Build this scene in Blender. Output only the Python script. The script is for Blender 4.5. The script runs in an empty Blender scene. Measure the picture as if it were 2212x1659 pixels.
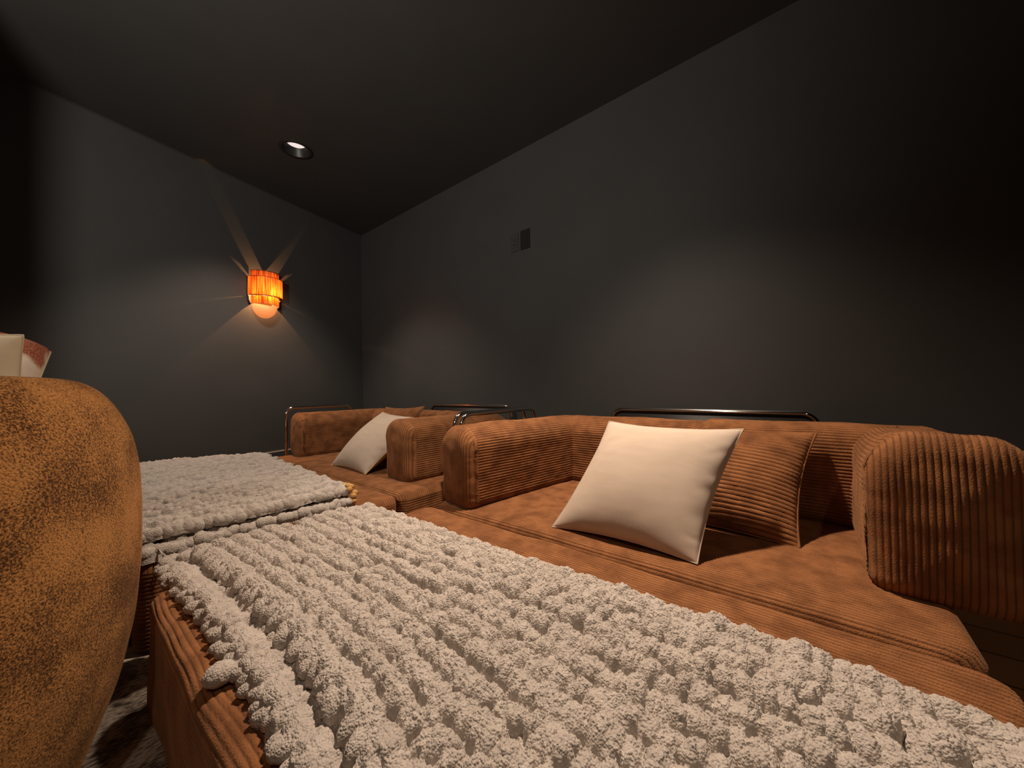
import bpy, math
import numpy as np
from mathutils import Matrix, Vector

# ------------------------------------------------------------------ scene, camera, world, exposure
scene = bpy.context.scene
COL = scene.collection
PI = math.pi
R_ = math.radians

YAW, PITCH, ROLL, FPX = R_(50.58), R_(0.753), R_(-1.0), 800.0
CAM = np.array([0.0, 0.0, 0.8])
FW = np.array([math.sin(YAW)*math.cos(PITCH), math.cos(YAW)*math.cos(PITCH), math.sin(PITCH)])
_r0 = np.array([math.cos(YAW), -math.sin(YAW), 0.0]); _u0 = np.cross(_r0, FW)
RT = math.cos(ROLL)*_r0 + math.sin(ROLL)*_u0
UP = -math.sin(ROLL)*_r0 + math.cos(ROLL)*_u0
cam_data = bpy.data.cameras.new('camera')
cam_data.sensor_width = 36.0
cam_data.lens = FPX/2212.0*36.0
cam_data.clip_start = 0.02
cam = bpy.data.objects.new('camera', cam_data)
COL.objects.link(cam)
cam.matrix_world = Matrix(((RT[0], UP[0], -FW[0], CAM[0]), (RT[1], UP[1], -FW[1], CAM[1]),
                           (RT[2], UP[2], -FW[2], CAM[2]), (0, 0, 0, 1)))
scene.camera = cam

world = bpy.data.worlds.new('world'); scene.world = world
world.use_nodes = True
world.node_tree.nodes['Background'].inputs[0].default_value = (0.004, 0.004, 0.0045, 1)
world.node_tree.nodes['Background'].inputs[1].default_value = 1.0

scene.view_settings.view_transform = 'Standard'
scene.view_settings.look = 'None'
scene.view_settings.gamma = 1.0
scene.view_settings.use_curve_mapping = False
scene.view_settings.exposure = 0.0

WARM = (1.0, 0.775, 0.59)
CEIL = 2.601
DOWNLIGHT = (1.106, 2.94)

def spot(name, loc, target, power, angle, blend, color=WARM, size=0.05):
    l = bpy.data.lights.new(name, 'SPOT')
    l.energy = power; l.color = color; l.spot_size = R_(angle); l.spot_blend = blend; l.shadow_soft_size = size
    o = bpy.data.objects.new(name, l); COL.objects.link(o)
    o.location = loc
    o.rotation_euler = (Vector(target)-Vector(loc)).to_track_quat('-Z', 'Y').to_euler()
    return o

# recessed downlights of the room (the far one is in view, the other is above and out of the picture)
spot('downlight_lamp', (DOWNLIGHT[0], DOWNLIGHT[1], CEIL-0.012), (DOWNLIGHT[0], DOWNLIGHT[1], 0), 125, 98, 0.6)
spot('downlight_lamp', (1.28, 0.80, CEIL-0.012), (0.98, 0.40, 0), 350, 102, 1.0)
spot('downlight_lamp', (-0.60, -0.70, CEIL-0.012), (0.0, 0.1, 0), 38, 100, 0.8)
# neutral light thrown upwards by an unseen added spot on the left, out of the picture
spot('added_uplight', (-0.9, 0.9, 1.6), (0.9, 2.65, 2.9), 195, 152, 1.0, (1.0, 0.89, 0.77), 0.09)

rng = np.random.default_rng(7)

# ------------------------------------------------------------------ helpers
def vnoise(U, V, scale, seed, octaves=3, gain=0.5):
    """smooth value noise on coordinate arrays U, V"""
    U = np.asarray(U, float); V = np.asarray(V, float)
    out = np.zeros(np.broadcast(U, V).shape); amp = 1.0; tot = 0.0; sc = scale
    for o in range(octaves):
        g = np.random.default_rng(seed*31+o*7+1).uniform(-1, 1, (256, 256))
        x = U*sc + 37.3*o; y = V*sc + 11.7*o
        xi = np.floor(x).astype(int); yi = np.floor(y).astype(int)
        fx = x-xi; fy = y-yi
        fx = fx*fx*(3-2*fx); fy = fy*fy*(3-2*fy)
        a = g[xi % 256, yi % 256]; b = g[(xi+1) % 256, yi % 256]
        c = g[xi % 256, (yi+1) % 256]; d = g[(xi+1) % 256, (yi+1) % 256]
        out = out + amp*((a*(1-fx)+b*fx)*(1-fy)+(c*(1-fx)+d*fx)*fy)
        tot += amp; amp *= gain; sc *= 2.0
    return out/tot

class MB:
    """collects pieces of ONE mesh"""
    def __init__(self): self.v = []; self.f = []; self.n = 0; self.a = []
    def add(self, v, f, attr=None):
        v = np.asarray(v, float).reshape(-1, 3)
        self.v.append(v)
        self.a.append(np.ones(len(v)) if attr is None else np.broadcast_to(attr, self.shape_).reshape(-1))
        for q in f: self.f.append(tuple(int(i)+self.n for i in q))
        self.n += len(v)
    def grid(self, P, closed_u=False, closed_v=False, flip=False, attr=None):
        P = np.asarray(P, float); a, b = P.shape[:2]; self.shape_ = (a, b)
        I = np.arange(a*b).reshape(a, b)
        if closed_u: I = np.vstack([I, I[:1]])
        if closed_v: I = np.hstack([I, I[:, :1]])
        q = np.stack([I[:-1, :-1], I[1:, :-1], I[1:, 1:], I[:-1, 1:]], -1).reshape(-1, 4)
        if flip: q = q[:, ::-1]
        self.add(P.reshape(-1, 3), q, attr)
    def box(self, x0, x1, y0, y1, z0, z1):
        v = [(x, y, z) for x in (x0, x1) for y in (y0, y1) for z in (z0, z1)]
        self.add(v, [(0, 1, 3, 2), (4, 6, 7, 5), (0, 4, 5, 1), (2, 3, 7, 6), (0, 2, 6, 4), (1, 5, 7, 3)])
    def tube(self, pts, r, n=12, cap=True):
        pts = np.asarray(pts, float); m = len(pts)
        T = np.gradient(pts, axis=0); T /= np.linalg.norm(T, axis=1)[:, None]
        ref = np.array([0.31, 0.17, 0.93]); A = np.cross(T[0], ref); A /= np.linalg.norm(A)
        ring = []
        for i in range(m):
            A = A - T[i]*(A@T[i]); A /= np.linalg.norm(A); B = np.cross(T[i], A)
            th = np.linspace(0, 2*PI, n, endpoint=False)
            ring.append(pts[i]+r*(np.cos(th)[:, None]*A+np.sin(th)[:, None]*B))
        base = self.n
        self.grid(np.array(ring), closed_v=True)
        if cap:
            self.f.append(tuple(base+i for i in range(n)))
            self.f.append(tuple(base+(m-1)*n+i for i in range(n-1, -1, -1)))
    def lathe(self, prof, n=48, center=(0, 0), a0=0, a1=2*PI):
        full = abs(a1-a0-2*PI) < 1e-6
        th = np.linspace(a0, a1, n, endpoint=not full)
        prof = np.asarray(prof, float)
        P = np.stack([center[0]+prof[:, 0][None]*np.cos(th)[:, None], center[1]+prof[:, 0][None]*np.sin(th)[:, None],
                      np.repeat(prof[:, 1][None], len(th), 0)], -1)
        self.grid(P, closed_u=full)
    def build(self, name, mat, parent=None, smooth=True, loc=None):
        me = bpy.data.meshes.new(name)
        me.from_pydata(np.concatenate(self.v).tolist(), [], self.f)
        me.update()
        if smooth: me.polygons.foreach_set('use_smooth', [True]*len(me.polygons))
        at = me.attributes.new('groove_shade', 'FLOAT', 'POINT'); at.data.foreach_set('value', np.concatenate(self.a).astype(np.float32))
        if mat: me.materials.append(mat)
        o = bpy.data.objects.new(name, me); COL.objects.link(o)
        if parent: o.parent = parent
        if loc: o.location = loc
        return o

def tag(o, label=None, cat=None, group=None, kind=None):
    if label: o['label'] = label
    if cat: o['category'] = cat
    if group: o['group'] = group
    if kind: o['kind'] = kind
    return o

def empty(name, loc, rz=0.0):
    o = bpy.data.objects.new(name, None); o.empty_display_size = 0.1
    COL.objects.link(o); o.location = loc; o.rotation_euler = (0, 0, rz)
    return o

def fix_normals(o):
    import bmesh
    bm = bmesh.new(); bm.from_mesh(o.data)
    bmesh.ops.remove_doubles(bm, verts=bm.verts, dist=1e-5)
    bmesh.ops.recalc_face_normals(bm, faces=bm.faces)
    bm.to_mesh(o.data); bm.free()
    return o

# ------------------------------------------------------------------ materials
def new_mat(name):
    m = bpy.data.materials.new(name); m.use_nodes = True
    nt = m.node_tree; b = nt.nodes['Principled BSDF']
    return m, nt, b

def plain(name, col, rough=0.5, metal=0.0, spec=0.5):
    m, nt, b = new_mat(name)
    b.inputs['Base Color'].default_value = (*col, 1); b.inputs['Roughness'].default_value = rough
    b.inputs['Metallic'].default_value = metal; b.inputs['Specular IOR Level'].default_value = spec
    return m

def noise_mat(name, c1, c2, scale, rough=0.8, detail=4.0, bump=0.0, bscale=None, sheen=0.0, sheen_col=(1, 1, 1),
              dist=0.01, spec=0.2, lo=0.35, hi=0.65, stretch=(1, 1, 1)):
    m, nt, b = new_mat(name)
    tc = nt.nodes.new('ShaderNodeTexCoord'); mp = nt.nodes.new('ShaderNodeMapping')
    mp.inputs['Scale'].default_value = stretch
    nt.links.new(tc.outputs['Object'], mp.inputs['Vector'])
    n = nt.nodes.new('ShaderNodeTexNoise'); n.inputs['Scale'].default_value = scale; n.inputs['Detail'].default_value = detail
    nt.links.new(mp.outputs['Vector'], n.inputs['Vector'])
    r = nt.nodes.new('ShaderNodeValToRGB')
    r.color_ramp.elements[0].position = lo; r.color_ramp.elements[0].color = (*c1, 1)
    r.color_ramp.elements[1].position = hi; r.color_ramp.elements[1].color = (*c2, 1)
    nt.links.new(n.outputs['Fac'], r.inputs['Fac']); nt.links.new(r.outputs['Color'], b.inputs['Base Color'])
    b.inputs['Roughness'].default_value = rough; b.inputs['Specular IOR Level'].default_value = spec
    b.inputs['Sheen Weight'].default_value = sheen; b.inputs['Sheen Tint'].default_value = (*sheen_col, 1)
    b.inputs['Sheen Roughness'].default_value = 0.4
    if bump:
        n2 = nt.nodes.new('ShaderNodeTexNoise'); n2.inputs['Scale'].default_value = bscale or scale*4; n2.inputs['Detail'].default_value = 3
        nt.links.new(mp.outputs['Vector'], n2.inputs['Vector'])
        bp = nt.nodes.new('ShaderNodeBump'); bp.inputs['Strength'].default_value = bump; bp.inputs['Distance'].default_value = dist
        nt.links.new(n2.outputs['Fac'], bp.inputs['Height']); nt.links.new(bp.outputs['Normal'], b.inputs['Normal'])
    return m

M = {}
M['wall'] = noise_mat('charcoal_paint', (0.045, 0.046, 0.0465), (0.049, 0.050, 0.0505), 3.0, rough=0.55, bump=0.05, bscale=220, dist=0.001, spec=0.35)
M['ceiling'] = noise_mat('charcoal_ceiling_paint', (0.036, 0.037, 0.037), (0.039, 0.040, 0.040), 3.0, rough=0.6, bump=0.05, bscale=200, dist=0.001, spec=0.3)
M['trim'] = plain('charcoal_trim_paint', (0.042, 0.043, 0.044), 0.4)
M['cord'] = noise_mat('rust_corduroy', (0.175, 0.070, 0.027), (0.295, 0.125, 0.049), 16.0, rough=0.85, detail=9, bump=0.8, bscale=330,
                      sheen=0.25, sheen_col=(1.0, 0.6, 0.35), dist=0.003, spec=0.15, lo=0.36, hi=0.62)
_nt = M['cord'].node_tree; _b = _nt.nodes['Principled BSDF']
_at = _nt.nodes.new('ShaderNodeAttribute'); _at.attribute_name = 'groove_shade'
_mx = _nt.nodes.new('ShaderNodeMixRGB'); _src = _b.inputs['Base Color'].links[0].from_socket   # ground weave between the wales, darkened to put groove shade into colour
_mx.inputs[1].default_value = (0.075, 0.027, 0.010, 1)
_nt.links.new(_at.outputs['Fac'], _mx.inputs[0]); _nt.links.new(_src, _mx.inputs[2]); _nt.links.new(_mx.outputs[0], _b.inputs['Base Color'])
M['white'] = noise_mat('cream_linen', (0.50, 0.41, 0.335), (0.54, 0.445, 0.365), 40, rough=0.9, bump=0.25, bscale=900, dist=0.0008, spec=0.15, stretch=(1, 0.25, 1))
def yarn_mat(name, c1, c2):
    m, nt, b = new_mat(name)
    tc = nt.nodes.new('ShaderNodeTexCoord')
    n = nt.nodes.new('ShaderNodeTexNoise'); n.inputs['Scale'].default_value = 40; n.inputs['Detail'].default_value = 4
    vo = nt.nodes.new('ShaderNodeTexVoronoi'); vo.feature = 'SMOOTH_F1'; vo.inputs['Scale'].default_value = 300; vo.inputs['Smoothness'].default_value = 0.25
    n2 = nt.nodes.new('ShaderNodeTexNoise'); n2.inputs['Scale'].default_value = 700; n2.inputs['Detail'].default_value = 2
    for q in (n, vo, n2): nt.links.new(tc.outputs['Object'], q.inputs['Vector'])
    r = nt.nodes.new('ShaderNodeValToRGB')
    r.color_ramp.elements[0].position = 0.35; r.color_ramp.elements[0].color = (*c1, 1)
    r.color_ramp.elements[1].position = 0.65; r.color_ramp.elements[1].color = (*c2, 1)
    nt.links.new(n.outputs['Fac'], r.inputs['Fac']); nt.links.new(r.outputs['Color'], b.inputs['Base Color'])
    ma = nt.nodes.new('ShaderNodeMath'); ma.operation = 'MULTIPLY_ADD'; ma.inputs[1].default_value = 0.25
    inv = nt.nodes.new('ShaderNodeMath'); inv.operation = 'SUBTRACT'; inv.inputs[0].default_value = 1.0
    nt.links.new(vo.outputs['Distance'], inv.inputs[1]); nt.links.new(n2.outputs['Fac'], ma.inputs[0]); nt.links.new(inv.outputs[0], ma.inputs[2])
    bp = nt.nodes.new('ShaderNodeBump'); bp.inputs['Strength'].default_value = 0.8; bp.inputs['Distance'].default_value = 0.003
    nt.links.new(ma.outputs[0], bp.inputs['Height']); nt.links.new(bp.outputs['Normal'], b.inputs['Normal'])
    b.inputs['Roughness'].default_value = 1.0; b.inputs['Specular IOR Level'].default_value = 0.05; b.inputs['Sheen Weight'].default_value = 0.12
    return m
M['yarn'] = yarn_mat('cream_chenille_yarn', (0.455, 0.405, 0.365), (0.545, 0.49, 0.445))
M['spill_yarn'] = yarn_mat('highlight_spill_yarn', (0.55, 0.30, 0.10), (0.62, 0.36, 0.13))  # highlight spill on the far blanket's corner, put into yarn colour
M['ochre'] = noise_mat('highlight_spill_linen', (0.60, 0.36, 0.14), (0.66, 0.41, 0.17), 40, rough=0.9, bump=0.2, bscale=700, dist=0.001, spec=0.15)  # orange highlight spill at the far pillow's edge, put into cloth colour
M['chrome'] = plain('polished_chrome', (0.62, 0.60, 0.58), 0.12, 1.0)
M['black'] = plain('black_metal', (0.012, 0.012, 0.012), 0.45)
M['plate'] = plain('painted_plate', (0.040, 0.041, 0.042), 0.5)
M['plinth'] = plain('black_plinth', (0.02, 0.014, 0.01), 0.8)
M['panel'] = plain('black_leather', (0.010, 0.009, 0.009), 0.6)

# ------------------------------------------------------------------ the room
CORNER = np.array([2.2, 4.027]); WA = R_(14.133)
WD = np.array([math.cos(WA), math.sin(WA)]); WN = np.array([math.sin(WA), -math.cos(WA)])
def back_wall_pt(s, out=0.0): return CORNER - WD*s + WN*out
XL, YF = -2.9, -3.2
WB = back_wall_pt((2.2-XL)/WD[0])

def slab(name, p, q, z0, z1, nrm, th, mat):
    """vertical slab between plan points p, q; thickness th away from nrm"""
    m = MB(); p = np.array(p); q = np.array(q); n = np.array(nrm)*th
    P = [(*p, z0), (*q, z0), (*(q-n), z0), (*(p-n), z0), (*p, z1), (*q, z1), (*(q-n), z1), (*(p-n), z1)]
    m.add(P, [(0, 1, 5, 4), (1, 2, 6, 5), (2, 3, 7, 6), (3, 0, 4, 7), (4, 5, 6, 7), (3, 2, 1, 0)])
    o = m.build(name, mat, smooth=False); o['kind'] = 'structure'
    return fix_normals(o)
FZ = -0.012
slab('wall_right', (2.2, YF), (2.2, 4.027), FZ, CEIL, (-1, 0), 0.12, M['wall'])
slab('wall_back', tuple(CORNER), tuple(WB), FZ, CEIL, tuple(WN), 0.12, M['wall'])
slab('wall_left', (XL, YF), (XL, WB[1]), FZ, CEIL, (1, 0), 0.12, M['wall'])
slab('wall_front', (XL, YF), (2.2, YF), FZ, CEIL, (0, 1), 0.12, M['wall'])
# added blocker on the left of the back wall, unseen, shades the corner there
slab('shade_blocker', (-0.50, 2.05), (-0.50, 3.30), FZ, CEIL, (1, 0), 0.5, M['wall'])

# ceiling with the hole of the recessed lamp
m = MB(); hx, hy = DOWNLIGHT; hr = 0.088; N = 48
def ceil_rect(x0, x1, y0, y1): m.add([(x0, y0, CEIL), (x1, y0, CEIL), (x1, y1, CEIL), (x0, y1, CEIL)], [(3, 2, 1, 0)])
s = 0.25; YB = 4.2
ceil_rect(XL-.1, hx-s, YF-.1, YB); ceil_rect(hx+s, 2.32, YF-.1, YB); ceil_rect(hx-s, hx+s, YF-.1, hy-s); ceil_rect(hx-s, hx+s, hy+s, YB)
th = np.linspace(0, 2*PI, N, endpoint=False)
inner = np.stack([hx+hr*np.cos(th), hy+hr*np.sin(th), np.full(N, CEIL)], -1)
k = s/np.maximum(abs(np.cos(th)), abs(np.sin(th)))
outer = np.stack([hx+k*np.cos(th), hy+k*np.sin(th), np.full(N, CEIL)], -1)
m.grid(np.array([inner, outer]), closed_v=True)
o = m.build('ceiling', M['ceiling'], smooth=False); o['kind'] = 'structure'

# wood floor
mw, nt, b = new_mat('brown_plank_floor')
tc = nt.nodes.new('ShaderNodeTexCoord'); mp = nt.nodes.new('ShaderNodeMapping'); mp.inputs['Rotation'].default_value = (0, 0, PI/2)
br = nt.nodes.new('ShaderNodeTexBrick'); br.inputs['Scale'].default_value = 1.0
br.inputs['Color1'].default_value = (0.34, 0.15, 0.048, 1); br.inputs['Color2'].default_value = (0.40, 0.18, 0.06, 1)
br.inputs['Mortar'].default_value = (0.02, 0.010, 0.005, 1); br.inputs['Mortar Size'].default_value = 0.003
br.inputs['Brick Width'].default_value = 1.6; br.inputs['Row Height'].default_value = 0.16
nt.links.new(tc.outputs['Object'], mp.inputs['Vector']); nt.links.new(mp.outputs['Vector'], br.inputs['Vector'])
nt.links.new(br.outputs['Color'], b.inputs['Base Color']); b.inputs['Roughness'].default_value = 0.45
m = MB(); m.box(XL-.1, 2.32, YF-.1, YB, FZ-0.1, FZ)
o = m.build('floor', mw, smooth=False); o['kind'] = 'structure'

# baseboards and the thin bead under the ceiling
def strip(name, p, q, z0, z1, n, th):
    o = slab(name, p, q, z0, z1, n, -th, M['trim']); return o
slab('baseboard_back', tuple(back_wall_pt(0, .016)), tuple(back_wall_pt(2.34, .016)), FZ, 0.268, tuple(WN), 0.016, M['trim'])
slab('baseboard_right', (2.184, YF), (2.184, 4.02), FZ, 0.268, (-1, 0), 0.016, M['trim'])
slab('trim_1', tuple(back_wall_pt(0, .006)), tuple(back_wall_pt(2.5, .006)), CEIL-0.008, CEIL, tuple(WN), 0.006, M['trim'])

o = slab('trim_2', tuple(back_wall_pt(0, .017)), tuple(back_wall_pt(2.34, .017)), 0.268, 0.277, tuple(WN), 0.017, plain('lit_ledge_paint', (0.36, 0.33, 0.30), 0.6))  # light caught by the baseboard's top edge, painted as a paler strip

# ------------------------------------------------------------------ rug
mr, nt, b = new_mat('woven_rug')
tc = nt.nodes.new('ShaderNodeTexCoord'); mp = nt.nodes.new('ShaderNodeMapping'); mp.inputs['Scale'].default_value = (1, 4, 1)
nt.links.new(tc.outputs['Object'], mp.inputs['Vector'])
n1 = nt.nodes.new('ShaderNodeTexNoise'); n1.inputs['Scale'].default_value = 60; n1.inputs['Detail'].default_value = 5
n2 = nt.nodes.new('ShaderNodeTexNoise'); n2.inputs['Scale'].default_value = 7; n2.inputs['Detail'].default_value = 4
nt.links.new(mp.outputs['Vector'], n1.inputs['Vector']); nt.links.new(tc.outputs['Object'], n2.inputs['Vector'])
mx = nt.nodes.new('ShaderNodeMath'); mx.operation = 'MULTIPLY'
nt.links.new(n1.outputs['Fac'], mx.inputs[0]); nt.links.new(n2.outputs['Fac'], mx.inputs[1])
r = nt.nodes.new('ShaderNodeValToRGB')
r.color_ramp.elements[0].position = 0.2; r.color_ramp.elements[0].color = (0.10, 0.075, 0.06, 1)
r.color_ramp.elements[1].position = 0.3; r.color_ramp.elements[1].color = (0.55, 0.47, 0.38, 1)
nt.links.new(mx.outputs[0], r.inputs['Fac']); nt.links.new(r.outputs['Color'], b.inputs['Base Color'])
b.inputs['Roughness'].default_value = 1.0
bp = nt.nodes.new('ShaderNodeBump'); bp.inputs['Strength'].default_value = 0.8; bp.inputs['Distance'].default_value = 0.004
nt.links.new(n1.outputs['Fac'], bp.inputs['Height']); nt.links.new(bp.outputs['Normal'], b.inputs['Normal'])
m = MB(); m.box(-0.49, 1.02, -1.6, 3.32, FZ, 0.0)
tag(m.build('area_rug', mr, smooth=False), 'worn beige and dark patterned rug on the floor between armchair and ottoman', 'rug')

# ------------------------------------------------------------------ corduroy shapes
WALE = 0.0122
def wale(s, amp=0.0036, pitch=WALE):
    return amp*(np.sqrt(np.abs(np.sin(PI*s/pitch))+1e-4)-0.6)

def groove_shadef(s, pitch=WALE): return np.clip(np.abs(np.sin(PI*s/pitch))/0.55, 0, 1)

def rounded_rect_profile(w, h, rt, rb, per=7):
    """closed profile (a, z), a across -w/2..w/2, z 0..h; starts at bottom centre, runs to +a, up, over, down"""
    segs = []
    def line(p, q): segs.append(('l', np.array(p, float), np.array(q, float)))
    def arc(c, r, a0, a1): segs.append(('a', np.array(c, float), r, a0, a1))
    line((0, 0), (w/2-rb, 0)); arc((w/2-rb, rb), rb, -PI/2, 0); line((w/2, rb), (w/2, h-rt)); arc((w/2-rt, h-rt), rt, 0, PI/2)
    line((w/2-rt, h), (-w/2+rt, h)); arc((-w/2+rt, h-rt), rt, PI/2, PI); line((-w/2, h-rt), (-w/2, rb)); arc((-w/2+rb, rb), rb, PI, 1.5*PI)
    line((-w/2+rb, 0), (0, 0))
    ds = WALE/per; pts = []; nr = []; S = []; acc = 0.0
    for sg in segs:
        if sg[0] == 'l':
            L = np.linalg.norm(sg[2]-sg[1])
            if L < 1e-6: continue
            n = max(1, int(round(L/ds))); t = np.arange(n)/n; d = (sg[2]-sg[1])/L
            pts.append(sg[1]+t[:, None]*(sg[2]-sg[1])); nr.append(np.repeat([[d[1], -d[0]]], n, 0)); S.append(acc+t*L); acc += L
        else:
            L = sg[2]*abs(sg[4]-sg[3]); n = max(1, int(round(L/ds))); t = np.arange(n)/n; a = sg[3]+t*(sg[4]-sg[3])
            c = np.stack([np.cos(a), np.sin(a)], -1); pts.append(sg[1]+sg[2]*c); nr.append(c); S.append(acc+t*L); acc += L
    return np.concatenate(pts), np.concatenate(nr), np.concatenate(S)

def bolster(path, w, h, z0, seed, rt=0.105, rb=0.05, puff0=0.0, puff1=0.0, cap_depth=0.05, step=0.016):
    """upholstered corduroy bolster swept along a plan polyline, both ends closed by bulged caps"""
    path = [np.array(p, float) for p in path]
    prof, nr, S = rounded_rect_profile(w, h, rt, rb)
    cap0 = cap1 = cap_depth
    # stations
    st = []; acc = 0
    for i in range(len(path)-1):
        d = path[i+1]-path[i]; L = np.linalg.norm(d); d /= L; n = max(2, int(L/step))
        side = np.array([d[1], -d[0]])
        for k in range(n):
            if k == 0 and i > 0: continue
            st.append((path[i]+d*L*k/n, side, acc+L*k/n))
        acc += L
        if i < len(path)-2:
            d2 = path[i+2]-path[i+1]; d2 /= np.linalg.norm(d2); s2 = np.array([d2[1], -d2[0]])
            bis = side+s2; bis = bis/(bis@side)
            st.append((path[i+1], bis, acc))
        else: st.append((path[i+1], side, acc))
    T = np.array([x[2] for x in st]); tot = T[-1]
    pos = np.array([x[0] for x in st]); sd = np.array([x[1] for x in st])
    a = prof[:, 0]; z = prof[:, 1]
    bottom = np.clip(z/0.02, 0, 1)
    disp = wale(S[None]+0.0012*vnoise(T[:, None], S[None], 9, seed+6, 2)*np.clip((z/h)[None]*4, 0, 1))*bottom[None]*np.ones((len(st), 1))
    disp = disp + 0.006*vnoise(T[:, None], S[None], 5.0, seed, 3)*bottom[None]
    disp = disp + 0.0015*vnoise(T[:, None]*1.0, S[None], 40.0, seed+5, 2)*bottom[None]
    puff = (puff0*np.clip(1-T/0.5, 0, 1)**2 + puff1*np.clip(1-(tot-T)/0.5, 0, 1)**2)[:, None]
    aa = a[None]+nr[None, :, 0]*disp; zz = z[None]+nr[None, :, 1]*disp+puff*(np.clip(z/h, 0, 1)**2)[None]
    P = np.stack([pos[:, 0:1]+sd[:, 0:1]*aa, pos[:, 1:2]+sd[:, 1:2]*aa, z0+zz], -1)
    mb = MB(); mb.grid(P, closed_v=True, attr=groove_shadef(S)[None])
    smooth = disp-wale(S)[None]*bottom[None]
    for end in (0, 1):
        i = 0 if end == 0 else -1
        d = (path[0]-path[1]) if end == 0 else (path[-1]-path[-2]); d /= np.linalg.norm(d)
        oa = a+nr[:, 0]*(smooth[i]+0.0012); oz = z+nr[:, 1]*(smooth[i]+0.0012)+puff[i]*np.clip(z/h, 0, 1)**2          # outline without the wales
        up = oz > h*0.5; o1 = np.argsort(oa[up]); o2 = np.argsort(oa[~up])
        ax = np.linspace(oa.min()+1e-4, oa.max()-1e-4, int((oa.max()-oa.min())/WALE*7))
        axc = np.clip(ax, oa.min()*0.975, oa.max()*0.975)
        zt = np.interp(axc, oa[up][o1], oz[up][o1]); zb = np.interp(axc, oa[~up][o2], oz[~up][o2])
        vv = 0.5-0.5*np.cos(PI*np.linspace(0, 1, 64))
        AX = ax[:, None]*np.ones((1, 64)); ZX = zb[:, None]+(zt-zb)[:, None]*vv[None]
        D = np.full(AX.shape, 9.0)
        for k in range(0, len(oa), 3): D = np.minimum(D, np.hypot(AX-oa[k], ZX-oz[k]))
        D[:, 0] = 0; D[:, -1] = 0; D[0] = 0; D[-1] = 0
        rc = 0.065; q = np.clip(D/rc, 0, 1)
        bul = cap_depth*np.sqrt(np.clip(1-(1-q)**2, 0, 1)) + 0.012*np.clip((D-rc)/0.08, 0, 1)
        f = np.clip(D/0.012, 0, 1)
        bul = bul+wale(AX+0.5*WALE, 0.0034)*f+0.005*vnoise(AX, ZX, 8, seed+9+end)*f-0.007*np.exp(-(D/0.004)**2)
        Q = np.stack([pos[i, 0]+sd[i, 0]*AX+d[0]*bul, pos[i, 1]+sd[i, 1]*AX+d[1]*bul, z0+ZX], -1)
        mb.grid(Q, attr=groove_shadef(AX+0.5*WALE))
    return mb

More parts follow.
